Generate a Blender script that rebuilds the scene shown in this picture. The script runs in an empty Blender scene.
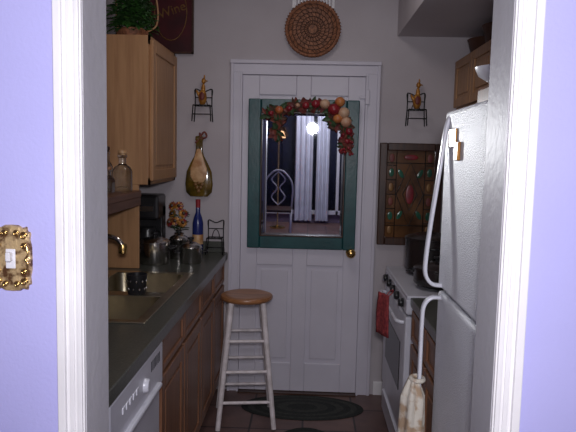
import bpy, bmesh, math, random
from mathutils import Vector, Matrix
random.seed(7)
scene=bpy.context.scene
COL=scene.collection

# ---------------------------------------------------------------- materials
def mat(name,col,rough=0.5,metal=0.0,col2=None,scale=8.0,stretch=(1,1,1),bump=0.0,bscale=60.0,trans=0.0,spec=0.5,emit=None,estr=0,coat=0.0,ramp=(0.35,0.65)):
    m=bpy.data.materials.new(name); m.use_nodes=True
    nt=m.node_tree; b=nt.nodes['Principled BSDF']
    b.inputs['Base Color'].default_value=(*col,1); b.inputs['Roughness'].default_value=rough
    b.inputs['Metallic'].default_value=metal; b.inputs['Transmission Weight'].default_value=trans
    b.inputs['Specular IOR Level'].default_value=spec; b.inputs['Coat Weight'].default_value=coat
    tc=nt.nodes.new('ShaderNodeTexCoord'); mp=nt.nodes.new('ShaderNodeMapping')
    mp.inputs['Scale'].default_value=stretch; nt.links.new(tc.outputs['Object'],mp.inputs['Vector'])
    if col2 is None: col2=tuple(c*0.88 for c in col)
    n=nt.nodes.new('ShaderNodeTexNoise'); n.inputs['Scale'].default_value=scale; n.inputs['Detail'].default_value=5
    nt.links.new(mp.outputs['Vector'],n.inputs['Vector'])
    r=nt.nodes.new('ShaderNodeValToRGB'); r.color_ramp.elements[0].position=ramp[0]; r.color_ramp.elements[1].position=ramp[1]
    r.color_ramp.elements[0].color=(*col,1); r.color_ramp.elements[1].color=(*col2,1)
    nt.links.new(n.outputs['Fac'],r.inputs['Fac']); nt.links.new(r.outputs['Color'],b.inputs['Base Color'])
    if bump>0:
        n2=nt.nodes.new('ShaderNodeTexNoise'); n2.inputs['Scale'].default_value=bscale; n2.inputs['Detail'].default_value=3
        nt.links.new(tc.outputs['Object'],n2.inputs['Vector'])
        bp=nt.nodes.new('ShaderNodeBump'); bp.inputs['Strength'].default_value=bump; bp.inputs['Distance'].default_value=0.004
        nt.links.new(n2.outputs['Fac'],bp.inputs['Height']); nt.links.new(bp.outputs['Normal'],b.inputs['Normal'])
    if emit:
        b.inputs['Emission Color'].default_value=(*emit,1); b.inputs['Emission Strength'].default_value=estr
    return m
LAV=mat('lavender_paint',(0.47,0.46,0.82),0.7,col2=(0.44,0.43,0.78),scale=3,bump=0.15,bscale=120)
KW=mat('kitchen_wall_paint',(0.52,0.485,0.51),0.75,col2=(0.46,0.42,0.445),scale=2,bump=0.15,bscale=90)
TRIM=mat('trim_white_paint',(0.84,0.83,0.85),0.4,col2=(0.76,0.75,0.77),scale=6,bump=0.15,bscale=50)
JAMB=mat('jamb_white_shaded',(0.55,0.54,0.58),0.5,col2=(0.46,0.45,0.49),scale=5,stretch=(1,1,.2),bump=0.3,bscale=50)  # white jamb greyed: its shade is put into the colour
DOORW=mat('door_white_paint',(0.65,0.63,0.71),0.4,col2=(0.59,0.57,0.65),scale=3)
CEIL=mat('ceiling_paint',(0.5,0.48,0.5),0.9)
WOODT=mat('maple_wood',(0.46,0.25,0.115),0.45,col2=(0.37,0.19,0.085),scale=6,stretch=(8,8,0.6))
WOODR=mat('cabinet_wood',(0.25,0.115,0.06),0.4,col2=(0.17,0.075,0.04),scale=6,stretch=(8,8,0.6))
WOODH=mat('seat_wood',(0.42,0.19,0.08),0.35,col2=(0.29,0.125,0.05),scale=6,stretch=(1,8,1))
SHELF=mat('shelf_wood',(0.16,0.07,0.04),0.4,col2=(0.10,0.04,0.02),scale=5,stretch=(8,.6,8))
COUNT=mat('counter_laminate',(0.095,0.10,0.085),0.28,col2=(0.055,0.058,0.05),scale=150,bump=0.05)
STEEL=mat('stainless',(0.58,0.52,0.38),0.28,1.0,scale=20)
STEEL2=mat('pot_steel',(0.6,0.58,0.56),0.2,1.0,scale=20)
CHROME=mat('chrome',(0.75,0.7,0.6),0.12,1.0)
BRASS=mat('brass',(0.75,0.5,0.18),0.25,1.0)
BLACK=mat('black_plastic',(0.012,0.012,0.014),0.3,col2=(0.02,0.02,0.022))
IRON=mat('black_iron',(0.01,0.01,0.01),0.45,0.3)
WHITE=mat('appliance_white',(0.64,0.64,0.71),0.3,col2=(0.58,0.58,0.65))
FRIDGE=mat('fridge_pebble_white',(0.72,0.73,0.79),0.40,col2=(0.68,0.69,0.75),bump=1.0,bscale=240)
HANDLE=mat('handle_white',(0.76,0.77,0.85),0.22)
STOOLW=mat('stool_white_paint',(0.80,0.74,0.76),0.4,col2=(0.6,0.55,0.55),scale=20)
TEAL=mat('teal_frame_paint',(0.012,0.080,0.085),0.35,col2=(0.008,0.058,0.064),scale=12,bump=0.2)
MIRROR=mat('mirror_glass',(0.58,0.61,0.68),0.015,1.0,col2=(0.54,0.57,0.64))
DARKW=mat('dark_wood_frame',(0.065,0.026,0.014),0.35,col2=(0.035,0.014,0.009),scale=10,stretch=(8,8,1))
WICK=mat('wicker_brown',(0.33,0.13,0.06),0.6,col2=(0.15,0.055,0.025),scale=60,bump=0.6,bscale=120)
WICKD=mat('wicker_dark',(0.08,0.03,0.015),0.6)
RED=mat('sign_red',(0.075,0.004,0.008),0.4,col2=(0.035,0.002,0.004))
GOLD=mat('gold_paint',(0.50,0.23,0.04),0.35,0.3,col2=(0.28,0.11,0.02),scale=30)
DGOLD=mat('dull_gold_paint',(0.24,0.12,0.03),0.4,0.2,col2=(0.14,0.06,0.015),scale=30)
GREEN=mat('leaf_green',(0.045,0.14,0.025),0.5,col2=(0.02,0.07,0.012),scale=20)
DGREEN=mat('leaf_dark_green',(0.03,0.08,0.02),0.5,col2=(0.015,0.04,0.01),scale=20)
TEALG=mat('green_glass_gem',(0.03,0.14,0.09),0.15,col2=(0.02,0.08,0.05))
FRED=mat('fruit_red',(0.30,0.02,0.03),0.3,col2=(0.16,0.01,0.02),scale=15)
FORA=mat('fruit_orange',(0.60,0.24,0.07),0.35,col2=(0.45,0.11,0.04),scale=15)
FCRE=mat('fruit_cream',(0.62,0.42,0.28),0.4,col2=(0.5,0.25,0.15),scale=12)
BURG=mat('leaf_burgundy',(0.13,0.018,0.025),0.5,col2=(0.18,0.04,0.02),scale=20)
BGLASS=mat('olive_bottle_glass',(0.17,0.10,0.012),0.12,col2=(0.045,0.035,0.008),scale=14,coat=1)
CREAM=mat('cream_label',(0.66,0.42,0.22),0.4,col2=(0.40,0.18,0.06),scale=25)
GLASS=mat('clear_glass',(0.85,0.9,0.9),0.03,trans=1.0)
BLUE=mat('bottle_blue',(0.02,0.03,0.16),0.2)
BRED=mat('bottle_red',(0.3,0.02,0.03),0.3)
CLOTH=mat('red_cloth',(0.40,0.06,0.06),0.9,col2=(0.18,0.02,0.03),scale=60,bump=0.4)
TOWEL=mat('towel_cream',(0.66,0.62,0.54),0.95,col2=(0.42,0.30,0.20),scale=28,bump=0.6,bscale=200,ramp=(.45,.6))
MAT1=mat('rug_dark_green',(0.022,0.028,0.025),0.95,col2=(0.012,0.014,0.013),scale=80,bump=0.8,bscale=200)
MAT2=mat('rug_light',(0.05,0.055,0.048),0.95,col2=(0.025,0.026,0.025),scale=90,bump=0.8,bscale=200)
PLATE=mat('aged_brass_plate',(0.58,0.42,0.22),0.35,0.35,col2=(0.11,0.05,0.02),scale=55,bump=0.8,bscale=80,ramp=(0.44,0.60))
PATCH=mat('stained_patch',(0.15,0.07,0.03),0.12,col2=(0.05,0.025,0.015),scale=9,coat=1)
PAPER=mat('white_china',(0.8,0.8,0.85),0.3)
CURT=mat('curtain_white',(0.75,0.77,0.85),0.9)
NIGHT=mat('night_glass',(0.005,0.007,0.015),0.1)
DWALL=mat('dining_wall_darkened',(0.16,0.12,0.17),0.8)  # rear wall colour darkened so the room looks dim in the mirror
BULB=mat('warm_shade',(1,.6,.3),0.6,emit=(1,.45,.16),estr=1.2)
FLOOR=bpy.data.materials.new('floor_tile'); FLOOR.use_nodes=True
nt=FLOOR.node_tree; b=nt.nodes['Principled BSDF']; b.inputs['Roughness'].default_value=0.45
tc=nt.nodes.new('ShaderNodeTexCoord'); br=nt.nodes.new('ShaderNodeTexBrick')
br.offset=0; br.inputs['Scale'].default_value=1; br.inputs['Brick Width'].default_value=0.3; br.inputs['Row Height'].default_value=0.3
br.inputs['Mortar Size'].default_value=0.006; br.inputs['Color1'].default_value=(0.24,0.14,0.12,1); br.inputs['Color2'].default_value=(0.17,0.10,0.09,1)
br.inputs['Mortar'].default_value=(0.04,0.03,0.03,1)
n=nt.nodes.new('ShaderNodeTexNoise'); n.inputs['Scale'].default_value=9; mx=nt.nodes.new('ShaderNodeMixRGB'); mx.blend_type='MULTIPLY'; mx.inputs['Fac'].default_value=0.6
nt.links.new(tc.outputs['Object'],br.inputs['Vector']); nt.links.new(tc.outputs['Object'],n.inputs['Vector'])
nt.links.new(br.outputs['Color'],mx.inputs['Color1']); nt.links.new(n.outputs['Fac'],mx.inputs['Color2']); nt.links.new(mx.outputs['Color'],b.inputs['Base Color'])

# ---------------------------------------------------------------- geometry helpers
def group(name,loc=(0,0,0)):
    e=bpy.data.objects.new(name,None); e.location=loc; e.empty_display_size=0.05; COL.objects.link(e); return e
def finish(bm,name,parent,mats,smooth=False,bevel=0,seg=2):
    bmesh.ops.recalc_face_normals(bm,faces=bm.faces)
    me=bpy.data.meshes.new(name); bm.to_mesh(me); bm.free()
    for m in (mats if isinstance(mats,(list,tuple)) else [mats]): me.materials.append(m)
    o=bpy.data.objects.new(name,me); COL.objects.link(o)
    if smooth:
        for p in me.polygons: p.use_smooth=True
    if bevel>0:
        md=o.modifiers.new('bevel','BEVEL'); md.width=bevel; md.segments=seg; md.limit_method='ANGLE'
    if parent is not None:
        o.parent=parent; o.matrix_parent_inverse=Matrix.Translation(-Vector(parent.location))
    return o
def addbox(bm,x0,x1,y0,y1,z0,z1,mi=0):
    r=bmesh.ops.create_cube(bm,size=1)
    for v in r['verts']:
        v.co=Vector(((x0+x1)/2+v.co.x*(x1-x0),(y0+y1)/2+v.co.y*(y1-y0),(z0+z1)/2+v.co.z*(z1-z0)))
    for f in set(f for v in r['verts'] for f in v.link_faces): f.material_index=mi
def box(name,parent,x0,x1,y0,y1,z0,z1,m,bevel=0,seg=2):
    bm=bmesh.new(); addbox(bm,x0,x1,y0,y1,z0,z1); return finish(bm,name,parent,m,False,bevel,seg)
def boxes(name,parent,lst,m,bevel=0):
    bm=bmesh.new()
    for a in lst: addbox(bm,*a)
    return finish(bm,name,parent,m,False,bevel)
def addlathe(bm,prof,c,seg=28,sx=1,sy=1,axis='z',mi=0):
    rings=[]
    for r,z in prof:
        ring=[]
        for i in range(seg):
            a=2*math.pi*i/seg; p=Vector((r*math.cos(a)*sx,r*math.sin(a)*sy,z))
            if axis=='y': p=Vector((p.x,p.z,p.y))
            if axis=='x': p=Vector((p.z,p.x,p.y))
            ring.append(bm.verts.new(p+Vector(c)))
        rings.append(ring)
    for a,b2 in zip(rings,rings[1:]):
        for i in range(seg):
            f=bm.faces.new((a[i],a[(i+1)%seg],b2[(i+1)%seg],b2[i])); f.material_index=mi
    for ring in (rings[0],rings[-1]):
        f=bm.faces.new(ring); f.material_index=mi
def lathe(name,parent,prof,c,m,seg=28,sx=1,sy=1,axis='z',smooth=True):
    bm=bmesh.new(); addlathe(bm,prof,c,seg,sx,sy,axis)
    o=finish(bm,name,parent,m,smooth)
    if smooth:
        md=o.modifiers.new('es','EDGE_SPLIT'); md.split_angle=math.radians(40)
    return o
def smoothpts(pts,n=6,closed=False):
    P=[Vector(p) for p in pts]; out=[]
    N=len(P)
    for i in range(N if closed else N-1):
        if closed: p0,p1,p2,p3=P[i-1],P[i],P[(i+1)%N],P[(i+2)%N]
        else:
            p0=P[max(i-1,0)];p1=P[i];p2=P[i+1];p3=P[min(i+2,N-1)]
        for k in range(n):
            t=k/n
            out.append(0.5*((2*p1)+(p2-p0)*t+(2*p0-5*p1+4*p2-p3)*t*t+(3*p1-p0-3*p2+p3)*t**3))
    if not closed: out.append(P[-1])
    return out
def addtube(bm,pts,r,seg=8,sm=0,closed=False,mi=0,flat=None):
    pts=smoothpts(pts,sm,closed) if sm else [Vector(p) for p in pts]
    n=len(pts); rings=[]; prevN=None
    for i,p in enumerate(pts):
        if closed: t=pts[(i+1)%n]-pts[i-1]
        else: t=pts[min(i+1,n-1)]-pts[max(i-1,0)]
        t.normalize()
        if prevN is None:
            a=Vector((0,0,1)) if abs(t.z)<0.9 else Vector((0,1,0)); prevN=t.cross(a).normalized()
        N=(prevN-t*prevN.dot(t)).normalized(); prevN=N; B=t.cross(N)
        rr=r[min(int(i*len(r)/n),len(r)-1)] if isinstance(r,(list,tuple)) else r
        rings.append([bm.verts.new(p+N*rr*math.cos(2*math.pi*k/seg)+B*rr*math.sin(2*math.pi*k/seg)) for k in range(seg)])
    rng=range(n) if closed else range(n-1)
    for i in rng:
        a=rings[i]; b2=rings[(i+1)%n]
        for k in range(seg):
            f=bm.faces.new((a[k],a[(k+1)%seg],b2[(k+1)%seg],b2[k])); f.material_index=mi
    if not closed:
        for ring in (rings[0],rings[-1]):
            f=bm.faces.new(ring); f.material_index=mi
def tubes(name,parent,lst,r,m,sm=0,seg=8,closed=False):
    bm=bmesh.new()
    for pts in lst: addtube(bm,pts,r,seg,sm,closed)
    return finish(bm,name,parent,m,True)
def cone(name,parent,p0,p1,r0,r1,m,seg=16):
    bm=bmesh.new(); P0=Vector(p0);P1=Vector(p1)
    t=(P1-P0).normalized(); a=Vector((0,0,1)) if abs(t.z)<.9 else Vector((1,0,0))
    N=t.cross(a).normalized();B=t.cross(N)
    ra=[bm.verts.new(P0+(N*math.cos(2*math.pi*k/seg)+B*math.sin(2*math.pi*k/seg))*r0) for k in range(seg)]
    rb=[bm.verts.new(P1+(N*math.cos(2*math.pi*k/seg)+B*math.sin(2*math.pi*k/seg))*r1) for k in range(seg)]
    for k in range(seg): bm.faces.new((ra[k],ra[(k+1)%seg],rb[(k+1)%seg],rb[k]))
    bm.faces.new(ra);bm.faces.new(rb)
    o=finish(bm,name,parent,m,True); md=o.modifiers.new('es','EDGE_SPLIT'); md.split_angle=math.radians(40); return o
def addell(bm,c,rad,rot=None,mi=0,u=14,v=10):
    r=bmesh.ops.create_uvsphere(bm,u_segments=u,v_segments=v,radius=1)
    M=Matrix.Diagonal((*rad,1))
    if rot is not None: M=rot.to_4x4()@M
    for vt in r['verts']: vt.co=(M@vt.co)+Vector(c)
    for f in set(f for vt in r['verts'] for f in vt.link_faces): f.material_index=mi
def ell(name,parent,c,rad,m,rot=None):
    bm=bmesh.new(); addell(bm,c,rad,rot); return finish(bm,name,parent,m,True)
def addleaf(bm,c,L,W,d,up,mi=0):
    d=Vector(d).normalized(); s=d.cross(Vector(up)).normalized(); nrm=s.cross(d)
    c=Vector(c); prof=[(0,0.05),(0.25,0.8),(0.5,1.0),(0.78,0.6),(1,0.0)]
    L0=[];R0=[];C0=[]
    for t,w in prof:
        cc=c+d*L*t-nrm*L*0.25*t*t
        C0.append(bm.verts.new(cc)); L0.append(bm.verts.new(cc+s*W*w+nrm*W*0.3)); R0.append(bm.verts.new(cc-s*W*w+nrm*W*0.3))
    for i in range(4):
        for A,B2 in ((L0,C0),(C0,R0)):
            f=bm.faces.new((A[i],A[i+1],B2[i+1],B2[i])); f.material_index=mi
def clothgrid(bm,fn,N,M):
    G=[[bm.verts.new(fn(i/N,j/M)) for j in range(M+1)] for i in range(N+1)]
    for i in range(N):
        for j in range(M): bm.faces.new((G[i][j],G[i+1][j],G[i+1][j+1],G[i][j+1]))
def panel_door_x(name,parent,x,sign,y0,y1,z0,z1,m,rail=0.055,knob=None,th=0.02):
    bm=bmesh.new(); xb=x-sign*th
    def bx(xa,xb_,*a): addbox(bm,min(xa,xb_),max(xa,xb_),*a)
    bx(xb,x-sign*0.009,y0+.002,y1-.002,z0+.002,z1-.002)
    bx(xb,x,y0,y0+rail,z0,z1); bx(xb,x,y1-rail,y1,z0,z1)
    bx(xb,x,y0+rail,y1-rail,z0,z0+rail); bx(xb,x,y0+rail,y1-rail,z1-rail,z1)
    if z1-z0>0.2: 
        g=0.02; bx(xb,x-sign*0.003,y0+rail+g,y1-rail-g,z0+rail+g,z1-rail-g)
    return finish(bm,name,parent,m,False,0.004)

# ---------------------------------------------------------------- room shell
XL,XR=-1.16,1.20; YF=3.86; YN0,YN1=1.20,1.33; OL,OR=-0.445,0.378; CH=2.75
box('floor',None,-2.6,2.6,-3.0,YF+0.1,-0.06,0.0,FLOOR)
box('ceiling',None,-2.6,2.6,-3.0,YF+0.1,CH,CH+0.08,CEIL)
box('wall_back',None,XL-0.1,XR+0.1,YF,YF+0.1,0,CH,KW)
box('wall_left',None,XL-0.1,XL,YN1,YF,0,CH,KW)
box('wall_right',None,XR,XR+0.1,YN1,YF,0,CH,KW)
boxes('wall_front',None,[(-2.6,OL-0.012,YN0,YN1,0,CH),(OR+0.012,2.6,YN0,YN1,0,CH),(OL-0.012,OR+0.012,YN0,YN1,2.22,CH)],LAV)
box('wall_dining_left',None,-2.6,-2.5,-3.0,YN0,0,CH,LAV)
box('wall_dining_right',None,2.5,2.6,-3.0,YN0,0,CH,LAV)
box('wall_dining_rear',None,-2.6,2.6,-3.0,-2.9,0,CH,DWALL)
g=group('trim_opening',(OL,YN0,0))
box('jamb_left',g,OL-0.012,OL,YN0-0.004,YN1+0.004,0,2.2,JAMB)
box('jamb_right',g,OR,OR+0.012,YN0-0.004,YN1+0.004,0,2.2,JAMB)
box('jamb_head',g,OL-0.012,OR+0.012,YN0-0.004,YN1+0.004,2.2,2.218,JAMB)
def casing(n,xa,xb):
    s=1 if xb>xa else -1
    lst=[(min(xa,xb),max(xa,xb),YN0-0.012,YN0,0,2.26)]
    for d0,d1,t in ((0.003,0.013,0.018),(0.036,0.052,0.022),(0.019,0.029,0.016)):
        a=xa+s*d0;c=xa+s*d1; lst.append((min(a,c),max(a,c),YN0-t,YN0-0.008,0,2.26))
    boxes(n,g,lst,TRIM,0.002)
casing('casing_left',OL-0.001,OL-0.053); casing('casing_right',OR+0.001,OR+0.053)
box('casing_head',g,OL-0.053,OR+0.053,YN0-0.016,YN0,2.2,2.26,TRIM,0.003)
box('wall_soffit',None,0.520,XR,2.0,YF,2.28,CH,KW,0.003)
box('baseboard_back',None,0.45,XR,YF-0.014,YF,0,0.09,TRIM,0.004)

# ---------------------------------------------------------------- back door
DX0,DX1=-0.426,0.336; DZ=2.03
g=group('door_1',(DX0,YF,0))
yf=YF-0.020
bm=bmesh.new()
addbox(bm,DX0,DX1,yf+0.012,YF,0.012,DZ)
st=0.105
xs=[DX0,DX0+st,(DX0+DX1)/2-0.045,(DX0+DX1)/2+0.045,DX1-st,DX1]
zs=[0.012,0.20,0.84,0.98,1.58,1.69,1.91,DZ]
for a,c in ((0,1),(2,3),(4,5)): addbox(bm,xs[a],xs[c],yf,yf+0.013,0.012,DZ)
for a,c in ((0,1),(2,3),(4,5),(6,7)):
    for p,q in ((1,2),(3,4)): addbox(bm,xs[p],xs[q],yf,yf+0.013,zs[a],zs[c])
for a,c in ((1,2),(3,4),(5,6)):
    for p,q in ((1,2),(3,4)): addbox(bm,xs[p]+.03,xs[q]-.03,yf+.003,yf+0.013,zs[a]+.03,zs[c]-.03)
finish(bm,'slab',g,DOORW,False,0.005)
bm=bmesh.new(); addlathe(bm,[(r,-z) for r,z in [(0.03,0),(0.03,0.006),(0.012,0.01),(0.011,0.03),(0.026,0.04),(0.03,0.055),(0.022,0.068),(0.002,0.072)]],(0.275,yf,0.935),24,axis='y')
finish(bm,'knob',g,BRASS,True)
boxes('chain_latch',g,[(0.335,0.36,yf-0.02,yf-0.004,1.86,1.95),(0.30,0.335,yf-0.012,yf,1.895,1.915)],DOORW,0.003)
g=group('trim_door',(DX0,YF,0))
c0,c1=DX0-0.075,DX1+0.09
def cas2(n,lst): boxes(n,g,lst,DOORW,0.004)
cas2('casing_left',[(c0+.018,DX0-0.012,YF-0.022,YF,0,2.048)]); cas2('backband_left',[(c0,c0+0.02,YF-0.03,YF,0,2.098)])
cas2('casing_right',[(DX1+0.012,c1-.018,YF-0.022,YF,0,2.048)]); cas2('backband_right',[(c1-0.02,c1,YF-0.03,YF,0,2.098)])
cas2('casing_head',[(c0+.018,c1-.018,YF-0.022,YF,2.046,2.098)]); cas2('backband_head',[(c0-0.003,c1+0.003,YF-0.032,YF,2.098,2.122)])
box('stop_left',g,DX0-0.013,DX0-0.001,YF-0.03,YF,0,2.046,DOORW); box('stop_right',g,DX1+0.001,DX1+0.013,YF-0.03,YF,0,2.046,DOORW)
box('stop_head',g,DX0,DX1,YF-0.03,YF,2.032,2.048,DOORW)
box('threshold',g,DX0,DX1,YF-0.06,YF,0,0.01,DARKW)

# ---------------------------------------------------------------- mirror on door (tilted slightly)
MX0,MX1,MZ0,MZ1=-0.382,0.300,0.951,1.882
g=group('wall_mirror',(0,yf,MZ0))
ym=yf-0.028; fw=0.078
boxes('frame',g,[(MX0,MX0+fw,ym,yf-.004,MZ0,MZ1),(MX1-fw,MX1,ym,yf-.004,MZ0,MZ1),(MX0+fw,MX1-fw,ym,yf-.004,MZ0,MZ0+fw),(MX0+fw,MX1-fw,ym,yf-.004,MZ1-fw,MZ1)],TEAL,0.006)
a,b_,c,d=MX0+fw,MX1-fw,MZ0+fw,MZ1-fw
boxes('inner_lip',g,[(a,a+.008,ym-.004,ym+.01,c,d),(b_-.008,b_,ym-.004,ym+.01,c,d),(a,b_,ym-.004,ym+.01,c,c+.008),(a,b_,ym-.004,ym+.01,d-.008,d)],DARKW,0.002)
bm=bmesh.new(); gb=.022; yA,yB=ym+.012,ym+.0095
o1=[bm.verts.new(p) for p in ((a,yA,c),(b_,yA,c),(b_,yA,d),(a,yA,d))]
o2=[bm.verts.new(p) for p in ((a+gb,yB,c+gb),(b_-gb,yB,c+gb),(b_-gb,yB,d-gb),(a+gb,yB,d-gb))]
o3=[bm.verts.new(p) for p in ((a,yf-.006,c),(b_,yf-.006,c),(b_,yf-.006,d),(a,yf-.006,d))]
for i in range(4):
    j=(i+1)%4; bm.faces.new((o1[i],o1[j],o2[j],o2[i])); bm.faces.new((o1[i],o1[j],o3[j],o3[i]))
bm.faces.new(o2); bm.faces.new(o3)
finish(bm,'glass',g,MIRROR)
g.rotation_euler=(math.radians(1.6),0,0)

# fruit garland
g=group('fruit_garland',(0,ym-0.05,1.80))
bm=bmesh.new()
paths=[[(-0.27,1.78),(-0.20,1.81),(-0.12,1.83),(-0.02,1.84),(0.06,1.84),(0.14,1.82),(0.20,1.77),(0.225,1.68),(0.22,1.59)],[(-.22,1.80),(-.19,1.74),(-.21,1.66)],[(.12,1.82),(.13,1.76),(.16,1.72)]]
for pi,path in enumerate(paths):
    sp=smoothpts([(x,ym-0.065,z) for x,z in path],6)
    if pi==0: sp0=sp
    for p in sp:
        for _ in range(5):
            a=random.uniform(0,6.28); addleaf(bm,p+Vector((0,random.uniform(-.02,.01),0)),random.uniform(.03,.06),random.uniform(.010,.018),(math.cos(a),random.uniform(-.5,.2),math.sin(a)-.1),(0,-1,0),random.choice([0,0,1,1,2]))
finish(bm,'leaves',g,[DGREEN,BURG,WICKD])
tubes('vine',g,[sp0],0.004,DARKW)
fr=[(-.24,1.79,.018,0),(-.19,1.81,.026,1),(-.13,1.82,.020,0),(-.08,1.84,.018,2),(-.03,1.84,.024,0),(.03,1.85,.028,0),(.085,1.85,.032,2),(.14,1.82,.038,0),(.175,1.865,.032,1),(.20,1.80,.036,3),(.165,1.765,.030,1),(.215,1.745,.034,2),(.235,1.69,.024,0),(.225,1.63,.018,0)]
for i,(x,z,r,k) in enumerate(fr): ell('fruit_%d'%(i+1),g,(x,ym-0.075-r*.3,z),(r,r,r*.92),[FRED,FORA,FCRE,FCRE][k])
bm=bmesh.new()
for k in range(34):
    addell(bm,(0.22+random.uniform(-.04,.04),ym-.07+random.uniform(-.02,.02),1.62+random.uniform(-.07,.06)),(.009,.009,.009),u=8,v=6)
finish(bm,'berries',g,FRED,True)

# ---------------------------------------------------------------- woven tray + vent
YW=YF
g=group('woven_tray',(0.0,YW,2.31))
YT=YW-.014
def diskprof(r): return [(0.001,0),(r*.98,0),(r,0.012),(r*.985,0.03),(r*.93,0.034),(r*.90,0.022),(r*.6,0.018),(0.001,0.016)]
bm=bmesh.new(); addlathe(bm,[(r,-z) for r,z in diskprof(.17)],(0,YT,2.31),48,axis='y'); finish(bm,'dish',g,WICK,True)
bm=bmesh.new()
for rr in (.03,.05,.075,.10,.125,.148):
    addtube(bm,[(rr*math.cos(t*math.pi/16),YT-.022,2.31+rr*math.sin(t*math.pi/16)) for t in range(32)],.0024,6,0,True)
for t in range(24):
    a=t*math.pi/12
    for q0,q1 in ((.03,.05),(.05,.075),(.075,.10),(.10,.125),(.125,.148)):
        addtube(bm,[(q0*math.cos(a),YT-.022,2.31+q0*math.sin(a)),(q1*math.cos(a+.12),YT-.022,2.31+q1*math.sin(a+.12))],.0018,6)
finish(bm,'weave_pattern',g,WICKD,True)
bm=bmesh.new()
for t in range(56):
    a=t*2*math.pi/56; addell(bm,(.165*math.cos(a),YT-.028,2.31+.165*math.sin(a)),(.009,.008,.005),Matrix.Rotation(-a,3,'Y'),u=8,v=6)
finish(bm,'braided_rim',g,WICK,True)
g=group('air_vent',(0.0,YW,2.55))
boxes('grille_frame',g,[(-.13,.13,YW-.012,YW,2.42,2.44),(-.13,.13,YW-.012,YW,2.64,2.66),(-.13,-.115,YW-.012,YW,2.42,2.66),(.115,.13,YW-.012,YW,2.42,2.66)],TRIM,0.002)
boxes('louvers',g,[(-.115+.019*i,-.105+.019*i,YW-.01,YW-.001,2.44,2.64) for i in range(13)],TRIM)

# ---------------------------------------------------------------- mini iron chairs with bird figure
def mini_chair(name,cx,y,z0,h,w,figure,wall):
    g=group(name,(cx,y,z0)); d=w*.7; yb=y; yfn=y-d; sh=h*.38
    r=.0035; bm=bmesh.new()
    for s in (-1,1):
        X=cx+s*w/2
        addtube(bm,[(X*1.0+s*.006,yfn-.004,z0),(X,yfn,z0+sh)],r)
        addtube(bm,[(X+s*.006,yb,z0),(X,yb,z0+sh),(X,yb+.0,z0+h*.78)],r)
        addtube(bm,[(X,yfn,z0+sh*.45),(X,yb,z0+sh*.45)],r*.8)
    addtube(bm,[(cx-w/2,yfn,z0+sh),(cx+w/2,yfn,z0+sh),(cx+w/2,yb,z0+sh),(cx-w/2,yb,z0+sh)],r,8,0,True)
    for i in range(5): addtube(bm,[(cx-w/2+w*(i+.5)/5,yfn,z0+sh),(cx-w/2+w*(i+.5)/5,yb,z0+sh)],r*.7)
    addtube(bm,[(cx-w/2,yfn,z0+sh*.45),(cx+w/2,yfn,z0+sh*.45)],r*.8)
    addtube(bm,[(cx-w/2,yb,z0+h*.6),(cx-w/2,yb,z0+h*.78),(cx,yb,z0+h*.72),(cx+w/2,yb,z0+h*.78),(cx+w/2,yb,z0+h*.6)],r,8,4)
    addtube(bm,[(cx-w/2,yb,z0+h*.58),(cx+w/2,yb,z0+h*.58)],r*.8)
    addtube(bm,[(cx-w/4,yb,z0+sh),(cx-w/6,yb,z0+h*.5),(cx,yb,z0+h*.58)],r*.7,6,4)
    addtube(bm,[(cx+w/4,yb,z0+sh),(cx+w/6,yb,z0+h*.5),(cx,yb,z0+h*.58)],r*.7,6,4)
    finish(bm,'iron_frame',g,IRON,True)
    if figure:
        bm=bmesh.new(); zc=z0+sh; yc=y-d*.5
        addell(bm,(cx,yc,zc+.05),(.026,.022,.050)); 
        addell(bm,(cx+.004,yc,zc+.10),(.013,.012,.036))
        addell(bm,(cx+.006,yc,zc+.150),(.014,.013,.018))
        addell(bm,(cx+.010,yc,zc+.174),(.005,.005,.014))
        addell(bm,(cx+.022,yc,zc+.150),(.010,.005,.004))
        addell(bm,(cx-.024,yc,zc+.065),(.009,.010,.034),Matrix.Rotation(-.5,3,'Y'))
        finish(bm,'bird_figure',g,GOLD,True)
        addb=bmesh.new(); addell(addb,(cx,yc-.022,zc+.055),(.016,.006,.026)); finish(addb,'bird_breast',g,BURG,True)
mini_chair('mini_iron_chair',-0.672,YW-.005,1.735,0.26,0.105,True,True)
mini_chair('mini_iron_chair.001',0.650,YW-.005,1.735,0.26,0.105,True,True)
mini_chair('mini_iron_chair.002',-0.577,3.80,0.912,0.27,0.095,False,False)

# ---------------------------------------------------------------- flattened bottle platter
g=group('bottle_wall_platter',(-0.694,YW,1.25))
cx=-0.694; z0=1.262
prof=[(.002,0),(.055,.004),(.082,.03),(.088,.08),(.080,.16),(.055,.215),(.030,.26),(.022,.30),(.021,.355),(.026,.358),(.026,.38),(.018,.384),(.002,.386)]
lathe('flattened_bottle',g,prof,(cx,YW-.020,z0),BGLASS,32,1,0.2)
prof2=[(.002,.10),(.03,.105),(.052,.14),(.052,.19),(.030,.25),(.013,.31),(.002,.315)]
lathe('cream_neck_panel',g,prof2,(cx,YW-.037,z0-.01),CREAM,24,1,0.12)
bm=bmesh.new()
for (x,z) in ((-.02,.08),(0,.09),(.02,.08),(-.01,.06),(.012,.06),(0,.04)): addell(bm,(cx+x,YW-.038,z0+z),(.012,.005,.012))
finish(bm,'grape_motif',g,DGOLD,True)
tubes('hanging_bow',g,[[(cx,YW-.02,z0+.37),(cx+.03,YW-.02,z0+.41),(cx+.045,YW-.02,z0+.38),(cx,YW-.02,z0+.365)],[(cx,YW-.02,z0+.365),(cx-.025,YW-.02,z0+.34)],[(cx,YW-.01,z0+.365),(cx,YW-.005,z0+.405)]],.006,BURG,4)

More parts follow.
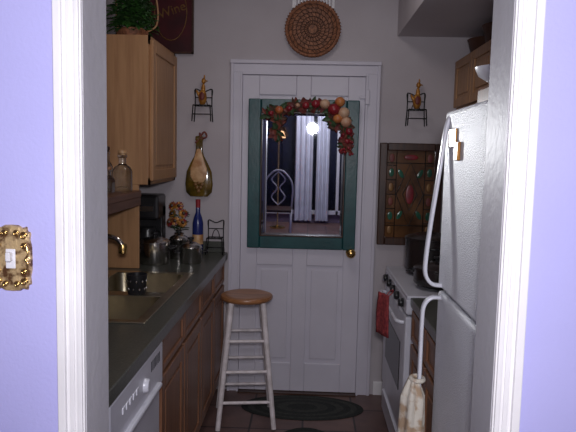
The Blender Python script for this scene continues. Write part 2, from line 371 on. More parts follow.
# ---------------------------------------------------------------- stained-glass picture
g=group('framed_stained_glass',(0.63,YW,0.99))
px0,px1,pz0,pz1=.438,.83,.99,1.63; fw=.048
boxes('frame',g,[(px0,px0+fw,YW-.03,YW,pz0,pz1),(px1-fw,px1,YW-.03,YW,pz0,pz1),(px0+fw,px1-fw,YW-.03,YW,pz0,pz0+fw),(px0+fw,px1-fw,YW-.03,YW,pz1-fw,pz1)],DARKW,.006)
box('glass_panel',g,px0+fw,px1-fw,YW-.012,YW-.001,pz0+fw,pz1-fw,PATCH)
bm=bmesh.new(); a0,a1,b0,b1=px0+fw,px1-fw,pz0+fw,pz1-fw; yl=YW-.014
w=a1-a0;h=b1-b0
for i in range(1,6): addtube(bm,[(a0,yl,b0+h*i/6),(a0+w*.2,yl,b0+h*i/6)],.0025,6); addtube(bm,[(a1,yl,b0+h*i/6),(a1-w*.2,yl,b0+h*i/6)],.0025,6)
for xx in (a0+w*.2,a1-w*.2): addtube(bm,[(xx,yl,b0),(xx,yl,b1)],.0025,6)
for zz in (b0+h*.14,b1-h*.14): addtube(bm,[(a0,yl,zz),(a1,yl,zz)],.0025,6)
cxp=(a0+a1)/2; czp=(b0+b1)/2
addtube(bm,[(cxp,yl,czp+.2),(cxp+.085,yl,czp),(cxp,yl,czp-.2),(cxp-.085,yl,czp)],.003,6,0,True)
addtube(bm,[(cxp,yl,czp+.1),(cxp+.045,yl,czp),(cxp,yl,czp-.1),(cxp-.045,yl,czp)],.003,6,0,True)
finish(bm,'lead_lines',g,IRON,True)
bm=bmesh.new()
for s in (-1,1):
    for i in range(6): addell(bm,((a0+w*.10) if s<0 else (a1-w*.10),yl,b0+h*(i+.5)/6),(.016,.002,.026),mi=i%3)
finish(bm,'glass_gems',g,[DGOLD,TEALG,BURG],True)
bm=bmesh.new(); addell(bm,(cxp,yl,czp),(.026,.002,.06)); addell(bm,(cxp,yl,b1-.04),(.045,.002,.016)); finish(bm,'ruby_gems',g,FRED,True)
bm=bmesh.new()
for sx_ in (-1,1):
    for sz_ in (-1,1): addell(bm,(cxp+sx_*.06,yl,czp+sz_*.13),(.014,.002,.030),Matrix.Rotation(sx_*sz_*.5,3,'Y'))
finish(bm,'green_gems',g,TEALG,True)

# ---------------------------------------------------------------- red sign
g=group('tavern_sign',(-0.87,YW,2.13))
sx0,sx1,sz0,sz1=-1.02,-.735,2.150,2.60
boxes('board',g,[(sx0,sx1,YW-.018,YW-.002,sz0,sz1)],RED,.004)
boxes('edge',g,[(sx0,sx0+.012,YW-.026,YW-.01,sz0,sz1),(sx1-.012,sx1,YW-.026,YW-.01,sz0,sz1),(sx0,sx1,YW-.026,YW-.01,sz0,sz0+.012),(sx0,sx1,YW-.026,YW-.01,sz1-.012,sz1)],DARKW,.002)
tubes('gold_oval',g,[[(-.878+.10*math.cos(t*math.pi/12),YW-.02,2.40+.17*math.sin(t*math.pi/12)) for t in range(24)]],.003,DGOLD,0,6,True)
cu=bpy.data.curves.new('lettering','FONT'); cu.body='Wine'; cu.size=.08; cu.extrude=.002; cu.align_x='CENTER'; cu.align_y='CENTER'; cu.materials.append(DGOLD)
to=bpy.data.objects.new('lettering',cu); COL.objects.link(to); to.rotation_euler=(math.radians(90),math.radians(-20),0); to.location=(0,-.022,.28); to.parent=g

# ---------------------------------------------------------------- left upper cabinet
g=group('upper_cabinet',(XL,3.2,1.365))
CX=-0.855; CY=3.22
box('carcass',g,XL+.001,CX,CY,YF-.001,1.365,2.145,WOODT,.003)
boxes('face_frame',g,[(CX,CX+.004,CY,CY+.04,1.365,2.145),(CX,CX+.004,YF-.045,YF-.002,1.365,2.145),(CX,CX+.004,CY,YF-.002,1.365,1.40),(CX,CX+.004,CY,YF-.002,2.10,2.145)],WOODT)
panel_door_x('cabinet_door',g,CX+.022,1,CY+.025,YF-.035,1.385,2.125,WOODT,.06)
box('end_panel',g,XL+.001,-.905,CY,CY+.02,.912,1.365,WOODT,.002)
g=group('wall_shelf',(XL,2.4,1.27))
box('board',g,XL+.001,-.89,2.3,CY-.002,1.30,1.335,SHELF,.004)
box('apron',g,-.91,-.893,2.3,CY-.002,1.255,1.30,SHELF,.003)
box('bracket',g,XL+.001,-.92,2.35,2.37,1.18,1.30,SHELF,.003)
def bottle(name,x,y,z,r,h,m,cap=None):
    g=group(name,(x,y,z)); lathe('glass_body',g,[(.002,0),(r*.95,0),(r,.006),(r,h*.55),(r*.8,h*.66),(r*.38,h*.75),(r*.36,h*.92),(r*.48,h*.94),(r*.48,h)],(x,y,z),m,24)
    if cap: lathe('stopper',g,[(r*.3,0),(r*.3,h*.03),(r*.45,h*.05),(r*.45,h*.13),(.001,h*.15)],(x,y,z+h*.99),cap,16)
    return g
bottle('glass_bottle',-.955,3.10,1.337,.05,.185,GLASS,CREAM)
bottle('glass_bottle.001',-1.04,3.12,1.337,.03,.20,GLASS,DARKW)
bottle('glass_bottle.002',-.985,2.98,1.337,.028,.11,GLASS,WOODH)
g=group('potted_fern',(-1.0,3.42,2.147))
lathe('wicker_basket',g,[(.002,0),(.075,0),(.085,.03),(.09,.06),(.085,.065),(.075,.06),(.07,.05),(.002,.05)],(-1.0,3.44,2.147),WICK,24)
tubes('basket_handle',g,[[(-.92,3.44,2.20),(-.865,3.44,2.24),(-.862,3.44,2.35),(-.90,3.44,2.46),(-1.0,3.44,2.52),(-1.08,3.44,2.43),(-1.09,3.44,2.30),(-1.08,3.44,2.20)]],.005,WOODT,5)
bm=bmesh.new()
for k in range(620):
    a=random.uniform(0,6.28); e=random.uniform(-.9,1.3); R=random.uniform(.03,.125)
    c=Vector((-1.0+R*math.cos(a)*math.cos(e)*.9,3.44+R*math.sin(a)*math.cos(e),2.28+R*1.0*math.sin(e)))
    addleaf(bm,c,random.uniform(.03,.06),random.uniform(.010,.017),(math.cos(a),math.sin(a),random.uniform(-.5,.8)),(0,0,1),random.choice([0,0,1]))
bmesh.ops.delete(bm,geom=[v for v in bm.verts if v.co.x<XL+.01 or v.co.z<2.15],context='VERTS')
finish(bm,'foliage',g,[GREEN,DGREEN])

# ---------------------------------------------------------------- base cabinets, dishwasher, countertop, sink
FX=-0.545
g=group('base_cabinet',(XL,2.16,0))
box('toe_kick',g,XL+.001,FX-.06,2.16,YF-.001,0,.10,BLACK)
box('carcass',g,XL+.001,FX,2.16,YF-.001,.10,.69,WOODR)
box('face_frame',g,FX-.02,FX,2.16,YF-.001,.69,.868,WOODR)
box('filler_far',g,XL+.001,FX-.02,3.2,YF-.001,.69,.868,WOODR)
ys=[2.165,2.59,3.02,3.43,3.845]
for i in range(4):
    y0,y1=ys[i]+.008,ys[i+1]-.008
    panel_door_x('drawer_front_%d'%(i+1),g,FX+.02,1,y0,y1,.725,.855,WOODR,.025)
    panel_door_x('door_front_%d'%(i+1),g,FX+.02,1,y0,y1,.125,.705,WOODR,.055)
g=group('dishwasher',(XL,1.54,0))
box('tub',g,XL+.01,FX-.01,1.545,2.15,.10,.866,WHITE)
box('door_panel',g,FX-.01,FX+.018,1.55,2.145,.12,.70,WHITE,.006)
box('control_panel',g,FX-.01,FX+.03,1.55,2.145,.705,.862,WHITE,.008)
box('kick_plate',g,FX-.07,FX-.05,1.55,2.145,.0,.11,BLACK)
boxes('vent_slots',g,[(FX+.0285,FX+.031,1.98+.018*i,1.988+.018*i,.80,.835) for i in range(7)],BLACK)
boxes('buttons',g,[(FX+.028,FX+.033,1.66+.035*i,1.685+.035*i,.79,.81) for i in range(5)],HANDLE,.002)
lathe('dial',g,[(.024,0),(.022,.012),(.018,.016),(.001,.016)],(FX+.03,1.90,.785),HANDLE,20,axis='x')
box('door_handle',g,FX+.02,FX+.045,1.62,2.08,.712,.73,HANDLE,.006)
box('filler_panel',g,FX-.02,FX,1.345,1.54,.0,.868,WOODR)
g=group('countertop',(XL,1.34,.87))
ct0,ct1=.87,.91; FXC=-.515
SX0,SX1,SY0,SY1=-1.03,-.60,2.18,3.12
boxes('slab',g,[(XL+.001,FXC,1.34,SY0,ct0,ct1),(XL+.001,FXC,SY1,YF-.001,ct0,ct1),(XL+.001,SX0,SY0,SY1,ct0,ct1),(SX1,FXC,SY0,SY1,ct0,ct1)],COUNT)
boxes('backsplash',g,[(XL+.001,XL+.02,1.34,3.2,ct1,ct1+.1),(XL+.02,-.53,YF-.02,YF-.001,ct1,ct1+.07)],COUNT,.003)
box('front_nosing',g,FXC-.002,FXC+.006,1.34,YF-.001,ct0-.004,ct1+.001,COUNT,.004)
g=group('kitchen_sink',(SX0,SY0,.9))
bm=bmesh.new(); e=.028; sz=.914
DV=2.62
addbox(bm,SX0-.012,SX1+.012,SY0-.012,SY0+e,.911,sz+.002); addbox(bm,SX0-.012,SX1+.012,SY1-e,SY1+.012,.911,sz+.002)
addbox(bm,SX0-.012,SX0+.05,SY0+e,SY1-e,.911,sz+.002); addbox(bm,SX1-e,SX1+.012,SY0+e,SY1-e,.911,sz+.002)
addbox(bm,SX0+.05,SX1-e,DV-.04,DV+.04,.911,sz+.002)
finish(bm,'rim',g,STEEL,False,.002)
def bowl(n,x0,x1,y0,y1,zb):
    bm=bmesh.new(); rings=[]
    for (ins,z,cr) in ((0,.912,.05),(.006,.80,.05),(.02,zb+.01,.05),(.05,zb,.03)):
        X0,X1,Y0,Y1=x0+ins,x1-ins,y0+ins,y1-ins; ring=[]
        for (cxx,cyy,a0) in ((X1-cr,Y1-cr,0),(X0+cr,Y1-cr,90),(X0+cr,Y0+cr,180),(X1-cr,Y0+cr,270)):
            for k in range(6):
                a=math.radians(a0+18*k); ring.append(bm.verts.new((cxx+cr*math.cos(a),cyy+cr*math.sin(a),z)))
        rings.append(ring)
    for A,B2 in zip(rings,rings[1:]):
        for i in range(24): bm.faces.new((A[i],A[(i+1)%24],B2[(i+1)%24],B2[i]))
    bm.faces.new(rings[-1]); 
    finish(bm,n,g,STEEL,True)
bowl('bowl_far',SX0+.045,SX1-e+.004,DV+.036,SY1-e+.004,.73)
bowl('bowl_near',SX0+.045,SX1-e+.004,SY0+e-.004,DV-.036,.73)
lathe('drain_1',g,[(.04,0),(.04,.004),(.03,.002),(.001,.002)],(-.80,2.87,.732),CHROME,20)
lathe('drain_2',g,[(.04,0),(.04,.004),(.03,.002),(.001,.002)],(-.80,2.39,.732),CHROME,20)
g=group('faucet',(-1.085,2.72,.912))
lathe('base',g,[(.03,0),(.03,.012),(.02,.02),(.018,.12),(.024,.13),(.024,.17),(.012,.18),(.001,.18)],(-1.09,2.72,.917),CHROME,20)
tubes('spout',g,[[(-1.09,2.72,1.05),(-1.04,2.72,1.12),(-.95,2.72,1.155),(-.87,2.72,1.145),(-.84,2.72,1.115)]],.011,CHROME,6,12)
lathe('aerator',g,[(.012,0),(.018,.004),(.020,.03),(.016,.045),(.001,.045)],(-.838,2.72,1.075),BRASS,16)
tubes('lever',g,[[(-1.09,2.72,1.09),(-1.10,2.66,1.14),(-1.10,2.60,1.16)]],.007,CHROME,4)
ell('lever_knob',g,(-1.10,2.59,1.162),(.014,.018,.012),BRASS)
g=group('drinking_cup',(-.74,2.62,.917))
lathe('body',g,[(.002,0),(.038,0),(.040,.006),(.045,.088),(.042,.088),(.037,.01),(.002,.01)],(-.745,2.62,.9165),BLACK,28)
bm=bmesh.new()
for k in range(10):
    a=k*math.pi/5
    for dz in (.025,.06): addell(bm,(-.745+(.041+.05*(dz-.025))*math.cos(a+dz*9),2.62+(.041+.05*(dz-.025))*math.sin(a+dz*9),.917+dz),(.0045,.0045,.006),u=8,v=6)
finish(bm,'pattern',g,STEEL2,True)

def pot(name,x,y,z,r,h,m,ang=0,long=False,lidm=None):
    g=group(name,(x,y,z))
    lathe('body',g,[(.002,0),(r*.93,0),(r,.01),(r,h),(r*1.04,h+.003),(r*1.04,h+.006),(r*.95,h+.006)],(x,y,z),m,36)
    lathe('lid',g,[(r*1.02,0),(r*1.02,.005),(r*.85,.016),(r*.45,.028),(.002,.032)],(x,y,z+h+.006),lidm or m,36)
    lathe('lid_knob',g,[(.008,0),(.008,.012),(.018,.018),(.018,.026),(.001,.03)],(x,y,z+h+.036),BLACK,20)
    ca,sa=math.cos(ang),math.sin(ang)
    for i,s in enumerate((-1,1)):
        pts=[(x+s*r*ca-.03*sa,y+s*r*sa+.03*ca,z+h*.75),(x+s*(r+.03)*ca-.02*sa,y+s*(r+.03)*sa+.02*ca,z+h*.8),(x+s*(r+.03)*ca+.02*sa,y+s*(r+.03)*sa-.02*ca,z+h*.8),(x+s*r*ca+.03*sa,y+s*r*sa-.03*ca,z+h*.75)]
        tubes('loop_handle_%d'%(i+1),g,[pts],.005,BLACK,4)
pot('stock_pot',-.865,3.40,.9115,.088,.115,STEEL2,.2)
pot('sauce_pan',-.665,3.44,.9115,.062,.085,STEEL2,.3)
pot('sauce_pan.001',-.765,3.58,.9115,.055,.11,STEEL2,1.2)
g=group('coffee_maker',(-.95,3.66,.9115))
x0,x1,y0,y1=-1.04,-.885,3.56,3.76
box('base_plate',g,x0,x1,y0,y1,.9115,.945,BLACK,.008)
box('rear_column',g,x0,x1,y1-.09,y1,.945,1.22,BLACK,.01)
box('brew_head',g,x0,x1,y0,y1,1.14,1.285,BLACK,.015)
lathe('carafe',g,[(.002,0),(.055,0),(.065,.03),(.062,.09),(.045,.13),(.048,.145),(.002,.145)],(-.96,3.61,.946),BLACK,24)
tubes('carafe_handle',g,[[(-.905,3.61,1.07),(-.875,3.60,1.06),(-.88,3.60,.99),(-.905,3.61,.98)]],.008,BLACK,4)
box('control_strip',g,x0+.03,x1-.03,y0-.002,y0+.004,1.19,1.22,STEEL2)
g=group('sunflower_bouquet',(-.80,3.74,.9115))
bx_,by_=-.800,3.75
lathe('vase',g,[(.002,0),(.030,0),(.037,.04),(.025,.10),(.030,.13),(.026,.13),(.002,.12)],(bx_,by_,.9115),DARKW,20)
bm=bmesh.new(); bs=bmesh.new()
for (dx,dz,dy) in ((-.045,.25,0),(0,.30,-.01),(.03,.255,-.02),(-.015,.21,-.05),(.03,.20,-.04),(-.055,.20,-.03),(-.04,.30,-.02)):
    c=Vector((bx_+dx,by_+dy,.9115+dz)); addtube(bs,[(bx_,by_,1.03),(c.x,c.y,c.z)],.0025,6)
    nrm=Vector((dx,-.08,.03)).normalized()
    t1=nrm.cross(Vector((0,0,1))).normalized(); t2=nrm.cross(t1)
    for k in range(12):
        a=k*math.pi/6; d=t1*math.cos(a)+t2*math.sin(a); addleaf(bm,c+d*.006,.026,.007,d,nrm,random.choice([0,0,1]))
    addell(bs,c+nrm*.003,(.011,.008,.011),mi=1,u=8,v=6)
for k in range(30):
    a=random.uniform(0,6.28); addleaf(bs,(bx_+.02*math.cos(a),by_+.02*math.sin(a),1.06+random.uniform(0,.1)),.045,.012,(math.cos(a),math.sin(a)*.4,.3),(0,0,1),0)
finish(bm,'petals',g,[GOLD,FRED]); finish(bs,'stems_and_centers',g,[DGREEN,DARKW])
g=group('wine_bottle',(-.685,3.74,.9115))
wbx=-.688
lathe('bottle_body',g,[(.002,0),(.032,0),(.034,.006),(.034,.19),(.027,.225),(.014,.26),(.013,.31)],(wbx,3.78,.9115),BLUE,28)
lathe('capsule',g,[(.0145,0),(.0155,.05),(.002,.052)],(wbx,3.78,.9115+.29),BRED,20)
lathe('label',g,[(.0345,0),(.0348,.001),(.0348,.06),(.0345,.061)],(wbx,3.78,.9115+.06),CREAM,28)

# ---------------------------------------------------------------- bar stool
g=group('bar_stool',(-.335,3.42,0))
sx,sy=-.338,3.42; rz=math.radians(8)
lathe('seat',g,[(.002,0),(.135,0),(.147,.008),(.150,.018),(.146,.028),(.132,.033),(.10,.030),(.002,.026)],(sx,sy,.712),WOODH,40)
def fp(i,t):
    a=rz+math.pi/4+i*math.pi/2; R=.222+(.125-.222)*t
    return Vector((sx+R*math.cos(a),sy+R*math.sin(a),.001+.711*t))
for i in range(4): cone('leg_%d'%(i+1),g,fp(i,0.008),fp(i,1),.014,.017,STOOLW)
hs=[[.22,.46,.70],[.29,.52],[.22,.46,.70],[.29,.52]]
for i in range(4):
    for k,t in enumerate(hs[i]): cone('rung_%d_%d'%(i+1,k+1),g,fp(i,t),fp((i+1)%4,t),.009,.009,STOOLW,12)

# ---------------------------------------------------------------- floor mats
def oval_rug(name,cx,cy,rx,ry,m,m2):
    g=group(name,(cx,cy,0)); bm=bmesh.new()
    for j,(s,mi) in enumerate(((1,0),(.9,1),(.8,0),(.68,1),(.56,0),(.42,1),(.25,0))):
        addlathe(bm,[(.001,0),(1*s,0),(1*s,.002+.0003*j),(.99*s,.003+.0003*j),(.001,.003+.0003*j)],(0,0,0),56,mi=mi)
    for v in bm.verts: v.co=Vector((cx+v.co.x*rx,cy+v.co.y*ry,v.co.z+.001))
    finish(bm,'woven_ovals',g,[m,m2])
oval_rug('door_mat',-.005,3.61,.375,.185,MAT1,MAT2)
oval_rug('door_mat.001',.02,2.86,.24,.47,MAT1,MAT2)

# ---------------------------------------------------------------- range
g=group('kitchen_range',(.45,2.74,0))
RX=.47; y0,y1=2.74,3.50
box('body',g,RX+.02,1.18,y0,y1,.06,.895,WHITE,.004)
box('base',g,RX+.06,1.16,y0+.02,y1-.02,0,.06,BLACK)
box('cooktop',g,RX-.01,1.18,y0-.002,y1+.002,.895,.915,WHITE,.006)
box('front_control_panel',g,RX-.012,RX+.03,y0,y1,.825,.90,WHITE,.010)
box('oven_door',g,RX-.012,RX+.02,y0+.008,y1-.008,.24,.815,WHITE,.008)
box('oven_window',g,RX-.015,RX-.01,y0+.13,y1-.13,.42,.66,BLACK,.003)
box('storage_drawer',g,RX-.008,RX+.02,y0+.008,y1-.008,.075,.23,WHITE,.006)
box('drawer_lip',g,RX-.02,RX,y0+.1,y1-.1,.205,.222,HANDLE,.004)
tubes('oven_handle',g,[[(RX-.01,y0+.06,.775),(RX-.04,y0+.07,.78),(RX-.045,y0+.15,.78),(RX-.045,y1-.15,.78),(RX-.04,y1-.07,.78),(RX-.01,y1-.06,.775)]],.009,HANDLE,4,10)
for i in range(5):
    bm=bmesh.new(); addlathe(bm,[(.021,0),(.020,-.016),(.016,-.024),(.001,-.024)],(RX-.012,y0+.09+i*.145,.863),20,axis='x'); finish(bm,'control_knob_%d'%(i+1),g,BLACK,True)
box('backguard',g,1.10,1.18,y0,y1,.915,1.06,WHITE,.01)
bm=bmesh.new()
for (cx_,cy_) in ((.65,2.93),(.65,3.30),(.95,2.93),(.95,3.30)):
    addtube(bm,[(cx_+.09*math.cos(t*math.pi/8),cy_+.09*math.sin(t*math.pi/8),.93) for t in range(16)],.005,6,0,True)
    for a in (0,math.pi/2): addtube(bm,[(cx_-.11*math.cos(a),cy_-.11*math.sin(a),.93),(cx_+.11*math.cos(a),cy_+.11*math.sin(a),.93)],.005,6)
    addlathe(bm,[(.04,0),(.045,.01),(.001,.012)],(cx_,cy_,.914),20)
finish(bm,'burner_grates',g,IRON,True)
BENAM=mat('black_enamel',(0.015,0.013,0.013),.25,col2=(.03,.02,.02))
pot('stew_pot',.66,3.28,.936,.13,.17,BENAM,math.pi/2)
pot('frying_pan',.63,2.93,.936,.11,.07,BENAM,2.6)
# pot holder hanging by its loop from a range knob
g=group('pot_holder',(.385,3.0,.65))
bm=bmesh.new()
def hold(u,v):
    wd=.075*(.8+.2*min(1,v*2)); t=(u-.5)
    return Vector((.388+t*wd*.62-.003*math.sin(v*3),2.985-t*wd*1.5-.006*math.sin(u*9+v*3),.868-.21*v))
clothgrid(bm,hold,10,12); o=finish(bm,'quilted_cloth',g,CLOTH,True); md=o.modifiers.new('s','SOLIDIFY'); md.thickness=.006
tubes('hanging_loop',g,[[(.398,2.975,.858),(.412,2.975,.880),(.430,2.975,.890),(.422,2.975,.870),(.40,2.975,.852)]],.0025,CLOTH,4)

# small cabinet between fridge and range
g=group('base_cabinet.001',(.48,2.05,0))
box('carcass',g,.50,1.19,2.06,2.73,.10,.87,WOODR); box('toe_kick',g,.56,1.19,2.06,2.73,0,.10,BLACK)
box('counter_slab',g,.475,1.195,2.055,2.735,.87,.91,COUNT,.004)
panel_door_x('door_front_1',g,.48,-1,2.07,2.39,.125,.70,WOODR); panel_door_x('door_front_2',g,.48,-1,2.40,2.72,.125,.70,WOODR)
panel_door_x('drawer_front_1',g,.48,-1,2.07,2.39,.72,.855,WOODR,.025); panel_door_x('drawer_front_2',g,.48,-1,2.40,2.72,.72,.855,WOODR,.025)

# ---------------------------------------------------------------- refrigerator
g=group('refrigerator',(.44,1.35,0))
F0,F1=1.36,2.01; FXR=.437
box('cabinet_body',g,FXR+.07,1.17,F0,F1,.03,1.685,FRIDGE,.006)
box('freezer_door',g,FXR,FXR+.062,F0,F1,1.118,1.69,FRIDGE,.012,3)
box('fresh_food_door',g,FXR,FXR+.062,F0,F1,.11,1.106,FRIDGE,.012,3)
box('door_gasket',g,FXR+.055,FXR+.072,F0+.01,F1-.01,.12,1.68,STEEL2)
box('toe_grille',g,FXR+.03,FXR+.07,F0+.01,F1-.01,.0,.10,BLACK)
box('hinge_cover',g,FXR+.01,FXR+.12,F0+.01,F0+.07,1.69,1.71,HANDLE,.005)
hy=F1-.045
def strap(n,pts,wy,tx):
    P=smoothpts(pts,6); bm=bmesh.new(); rings=[]
    for i,p in enumerate(P):
        t=(P[min(i+1,len(P)-1)]-P[max(i-1,0)]).normalized(); nx=Vector((t.z,0,-t.x))
        rings.append([bm.verts.new(p+nx*a+Vector((0,b2,0))) for a,b2 in ((tx,wy*.6),(tx*.6,wy),(-tx*.6,wy),(-tx,wy*.6),(-tx,-wy*.6),(-tx*.6,-wy),(tx*.6,-wy),(tx,-wy*.6))])
    for A,B2 in zip(rings,rings[1:]):
        for k in range(8): bm.faces.new((A[k],A[(k+1)%8],B2[(k+1)%8],B2[k]))
    bm.faces.new(rings[0]);bm.faces.new(rings[-1]); finish(bm,n,g,HANDLE,True)
strap('freezer_handle',[(FXR+.004,hy,1.672),(FXR-.008,hy,1.63),(FXR-.022,hy,1.50),(FXR-.042,hy,1.33),(FXR-.052,hy,1.22),(FXR-.051,hy,1.165),(FXR-.03,hy,1.135),(FXR+.004,hy,1.13)],.013,.006)
strap('fridge_handle',[(FXR+.004,hy,1.09),(FXR-.03,hy,1.088),(FXR-.052,hy,1.06),(FXR-.056,hy,1.0),(FXR-.056,hy,.86),(FXR-.056,hy,.74),(FXR-.045,hy,.60),(FXR+.004,hy,.55)],.013,.006)
g=group('fridge_magnet',(FXR,1.88,1.6))
boxes('magnet_card',g,[(FXR-.006,FXR-.0005,1.84,1.93,1.575,1.63)],GOLD,.002); box('magnet_clip',g,FXR-.010,FXR-.0005,1.79,1.835,1.535,1.59,GOLD,.003)
# towel tied on fridge handle
g=group('dish_towel',(.36,hy,.5))
bm=bmesh.new(); tcx=FXR-.075
def tw(u,v):
    a=u*2*math.pi; s=min(1,.45+v*4); R=s*(.038+.008*v+.006*math.sin(6*a+3*v))
    return Vector((tcx+R*.95*math.cos(a),hy+R*1.2*math.sin(a),.815-.40*v-.012*math.sin(3*a)*v))
clothgrid(bm,tw,48,14); finish(bm,'hanging_cloth',g,TOWEL,True)
tubes('cloth_tie',g,[[(tcx+.012+.020*math.cos(t*math.pi/6),hy+.026*math.sin(t*math.pi/6),.815) for t in range(12)]],.008,TOWEL,3,8,True)
g=group('bread_box',(.70,1.88,1.69))
box('wood_box',g,.53,.88,1.74,2.0,1.691,1.765,WOODR,.01)
g=group('serving_bowl',(.60,1.89,1.765))
lathe('bowl_body',g,[(.002,0),(.045,0),(.05,.006),(.08,.025),(.092,.05),(.088,.05),(.07,.034),(.03,.01),(.002,.01)],(.585,1.89,1.766),PAPER,32)

# ---------------------------------------------------------------- right upper cabinet
g=group('upper_cabinet.001',(.89,2.05,1.84))
box('carcass',g,.90,XR-.001,2.3,YF-.001,1.84,2.14,WOODT,.003)
yy=[2.31,2.69,3.07,3.46,3.85]
for i in range(4): panel_door_x('cabinet_door_%d'%(i+1),g,.878,-1,yy[i]+.005,yy[i+1]-.005,1.85,2.13,WOODT,.05)
for nm,yb2,hh in (('storage_basket',3.66,.09),('storage_basket.001',3.36,.11)):
    g=group(nm,(1.04,yb2,2.142))
    lathe('basket_body',g,[(.002,0),(.10,0),(.12,hh*.8),(.128,hh),(.12,hh),(.09,.02),(.002,.02)],(1.03,yb2,2.142),WICKD,28)

# ---------------------------------------------------------------- ornate switch plate on lavender wall
px,pz=-.595,1.32; yb=YN0
g=group('light_switch',(px,YN0,1.32))
bm=bmesh.new(); pts=[]
for k in range(96):
    a=2*math.pi*k/96; ca,sa=math.cos(a),math.sin(a)
    ex=.040*math.copysign(abs(ca)**.4,ca); ez=.066*math.copysign(abs(sa)**.4,sa); wv=1+.035*math.cos(12*a)
    pts.append((ex*wv,ez*wv))
NP=len(pts)
ra=[bm.verts.new((px+x,yb,pz+z)) for x,z in pts]; rb=[bm.verts.new((px+x*.96,yb-.006,pz+z*.96)) for x,z in pts]; rc=[bm.verts.new((px+x*.8,yb-.008,pz+z*.85)) for x,z in pts]
for A,B2 in ((ra,rb),(rb,rc)):
    for i in range(NP): bm.faces.new((A[i],A[(i+1)%NP],B2[(i+1)%NP],B2[i]))
bm.faces.new(rc); finish(bm,'plate',g,PLATE)
bm=bmesh.new()
for sxx in (-1,1):
    for szz in (-1,1):
        for (ox,oz,R) in ((.027,.047,.008),(.027,.026,.006),(.012,.052,.006)):
            addtube(bm,[(px+sxx*ox+R*(1-t*.05)*math.cos(t*.7),yb-.009,pz+szz*oz+R*(1-t*.05)*math.sin(t*.7)) for t in range(14)],.0022,6)
    addtube(bm,[(px+sxx*.031,yb-.008,pz-.03),(px+sxx*.036,yb-.009,pz-.01),(px+sxx*.030,yb-.009,pz),(px+sxx*.036,yb-.009,pz+.01),(px+sxx*.031,yb-.008,pz+.03)],.0025,6,4)
finish(bm,'scrollwork',g,BRASS,True)
box('toggle',g,px-.005,px+.005,yb-.022,yb-.006,pz-.004,pz+.014,PAPER,.002)
box('toggle_recess',g,px-.010,px+.010,yb-.0095,yb-.006,pz-.020,pz+.020,PAPER,.002)

# ---------------------------------------------------------------- dining room behind the camera (seen in mirror)
g=group('window_1',(0.1,-2.9,1))
boxes('sash',g,[(-1.0,1.2,-2.9,-2.87,.15,.22),(-1.0,1.2,-2.9,-2.87,2.25,2.32),(-1.0,-.93,-2.9,-2.87,.15,2.32),(1.13,1.2,-2.9,-2.87,.15,2.32),(.47,.52,-2.9,-2.87,.15,2.32)],TRIM,.004)
box('pane',g,-.93,1.13,-2.895,-2.885,.22,2.25,NIGHT)
for nm,xa,xb in (('curtain_panel',-.24,.06),('curtain_panel.001',.12,.34)):
    g=group(nm,((xa+xb)/2,-2.8,0)); bm=bmesh.new()
    clothgrid(bm,lambda u,v:Vector((xa+(xb-xa)*u,-2.80+.03*math.sin(u*22),2.35-2.3*v)),40,4); finish(bm,'cloth',g,CURT,True)
g=group('dining_chair',(-.45,-1.2,0))
bm=bmesh.new()
for sx_ in (-.2,.2):
    for sy_ in (-.2,.2): addtube(bm,[(-.45+sx_,-1.2+sy_,0),(-.45+sx_,-1.2+sy_,.45)],.012)
addtube(bm,[(-.65,-1.4,.45),(-.66,-1.42,.8),(-.55,-1.43,.98),(-.45,-1.43,1.02),(-.35,-1.43,.98),(-.24,-1.42,.8),(-.25,-1.4,.45)],.012,8,5)
for sgn in (-1,1): addtube(bm,[(-.45,-1.42,.5),(-.45+sgn*.1,-1.42,.62),(-.45+sgn*.02,-1.42,.76),(-.45+sgn*.1,-1.42,.88),(-.45,-1.43,1.0)],.008,8,5)
finish(bm,'wire_frame',g,TRIM,True); box('seat_pad',g,-.66,-.24,-1.4,-.98,.45,.49,DARKW,.01)
g=group('added_floor_lamp',(-.50,-2.3,0))  # invented lamp, added for a warm spot in the mirror reflection
lathe('base_and_pole',g,[(.13,0),(.13,.02),(.02,.04),(.012,.06),(.012,1.50),(.002,1.51)],(-.50,-2.3,.001),BRASS,24)
lathe('lamp_shade',g,[(.11,0),(.06,.16),(.058,.16),(.105,0)],(-.50,-2.3,1.47),BULB,28)

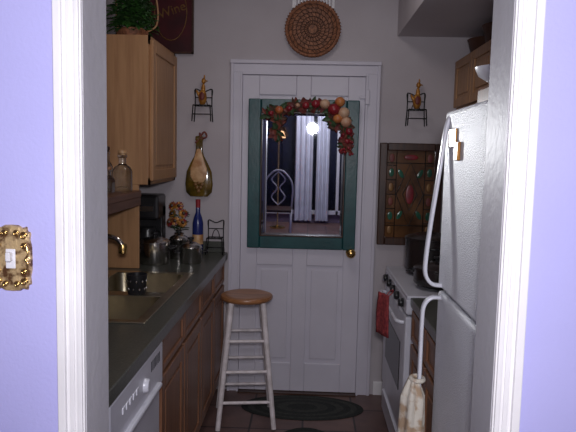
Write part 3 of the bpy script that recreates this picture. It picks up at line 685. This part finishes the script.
# ---------------------------------------------------------------- camera
cam=bpy.data.cameras.new('camera'); co=bpy.data.objects.new('camera',cam); COL.objects.link(co)
cam.sensor_width=36; cam.lens=610/576*36; cam.clip_start=.01
th=math.atan(61/610); yaw=.0328; rho=.0227
f=Vector((-math.sin(yaw)*math.cos(th),math.cos(yaw)*math.cos(th),-math.sin(th)))
r=Vector((math.cos(yaw),math.sin(yaw),0)); u=r.cross(f)
r2=r*math.cos(rho)+u*math.sin(rho); u2=u*math.cos(rho)-r*math.sin(rho)
M=Matrix((r2,u2,-f)).transposed().to_4x4(); M.translation=Vector((0,0,1.54)); co.matrix_world=M
scene.camera=co

# ---------------------------------------------------------------- lights
def light(name,typ,loc,energy,col,aim=None,**k):
    l=bpy.data.lights.new(name,typ); l.energy=energy; l.color=col
    for a,v in k.items(): setattr(l,a,v)
    o=bpy.data.objects.new(name,l); o.location=loc; COL.objects.link(o)
    if aim is not None: o.rotation_euler=(Vector(aim)-Vector(loc)).to_track_quat('-Z','Y').to_euler()
    return o
light('camera_flash','SPOT',(0.03,-0.02,1.66),80,(0.97,0.95,1.0),aim=(0.0,1.0,1.60),spot_size=math.radians(112),spot_blend=0.85,shadow_soft_size=0.06)
light('mirror_bounce_standin','SPOT',(-.12,3.74,1.66),70,(0.95,0.97,1.0),aim=(.437,1.62,1.5),spot_size=math.radians(32),spot_blend=1.0,shadow_soft_size=0.06)  # added spot in place of flash reflected by the mirror, for fridge glare
light('kitchen_fill','AREA',(-.1,2.7,2.73),4.6,(1.0,0.93,0.9),shape='DISK',size=0.5)  # added fill without a fixture, lifts the kitchen beyond the flash
light('dining_fill','AREA',(0.2,-2.0,2.73),48,(1.0,0.95,1.0),shape='DISK',size=0.6)  # added fill without a fixture, brightens the curtains seen in the mirror
w=bpy.data.worlds.new('w'); scene.world=w; w.use_nodes=True; w.node_tree.nodes['Background'].inputs[0].default_value=(.02,.02,.03,1); w.node_tree.nodes['Background'].inputs[1].default_value=.3
scene.view_settings.view_transform='Standard'
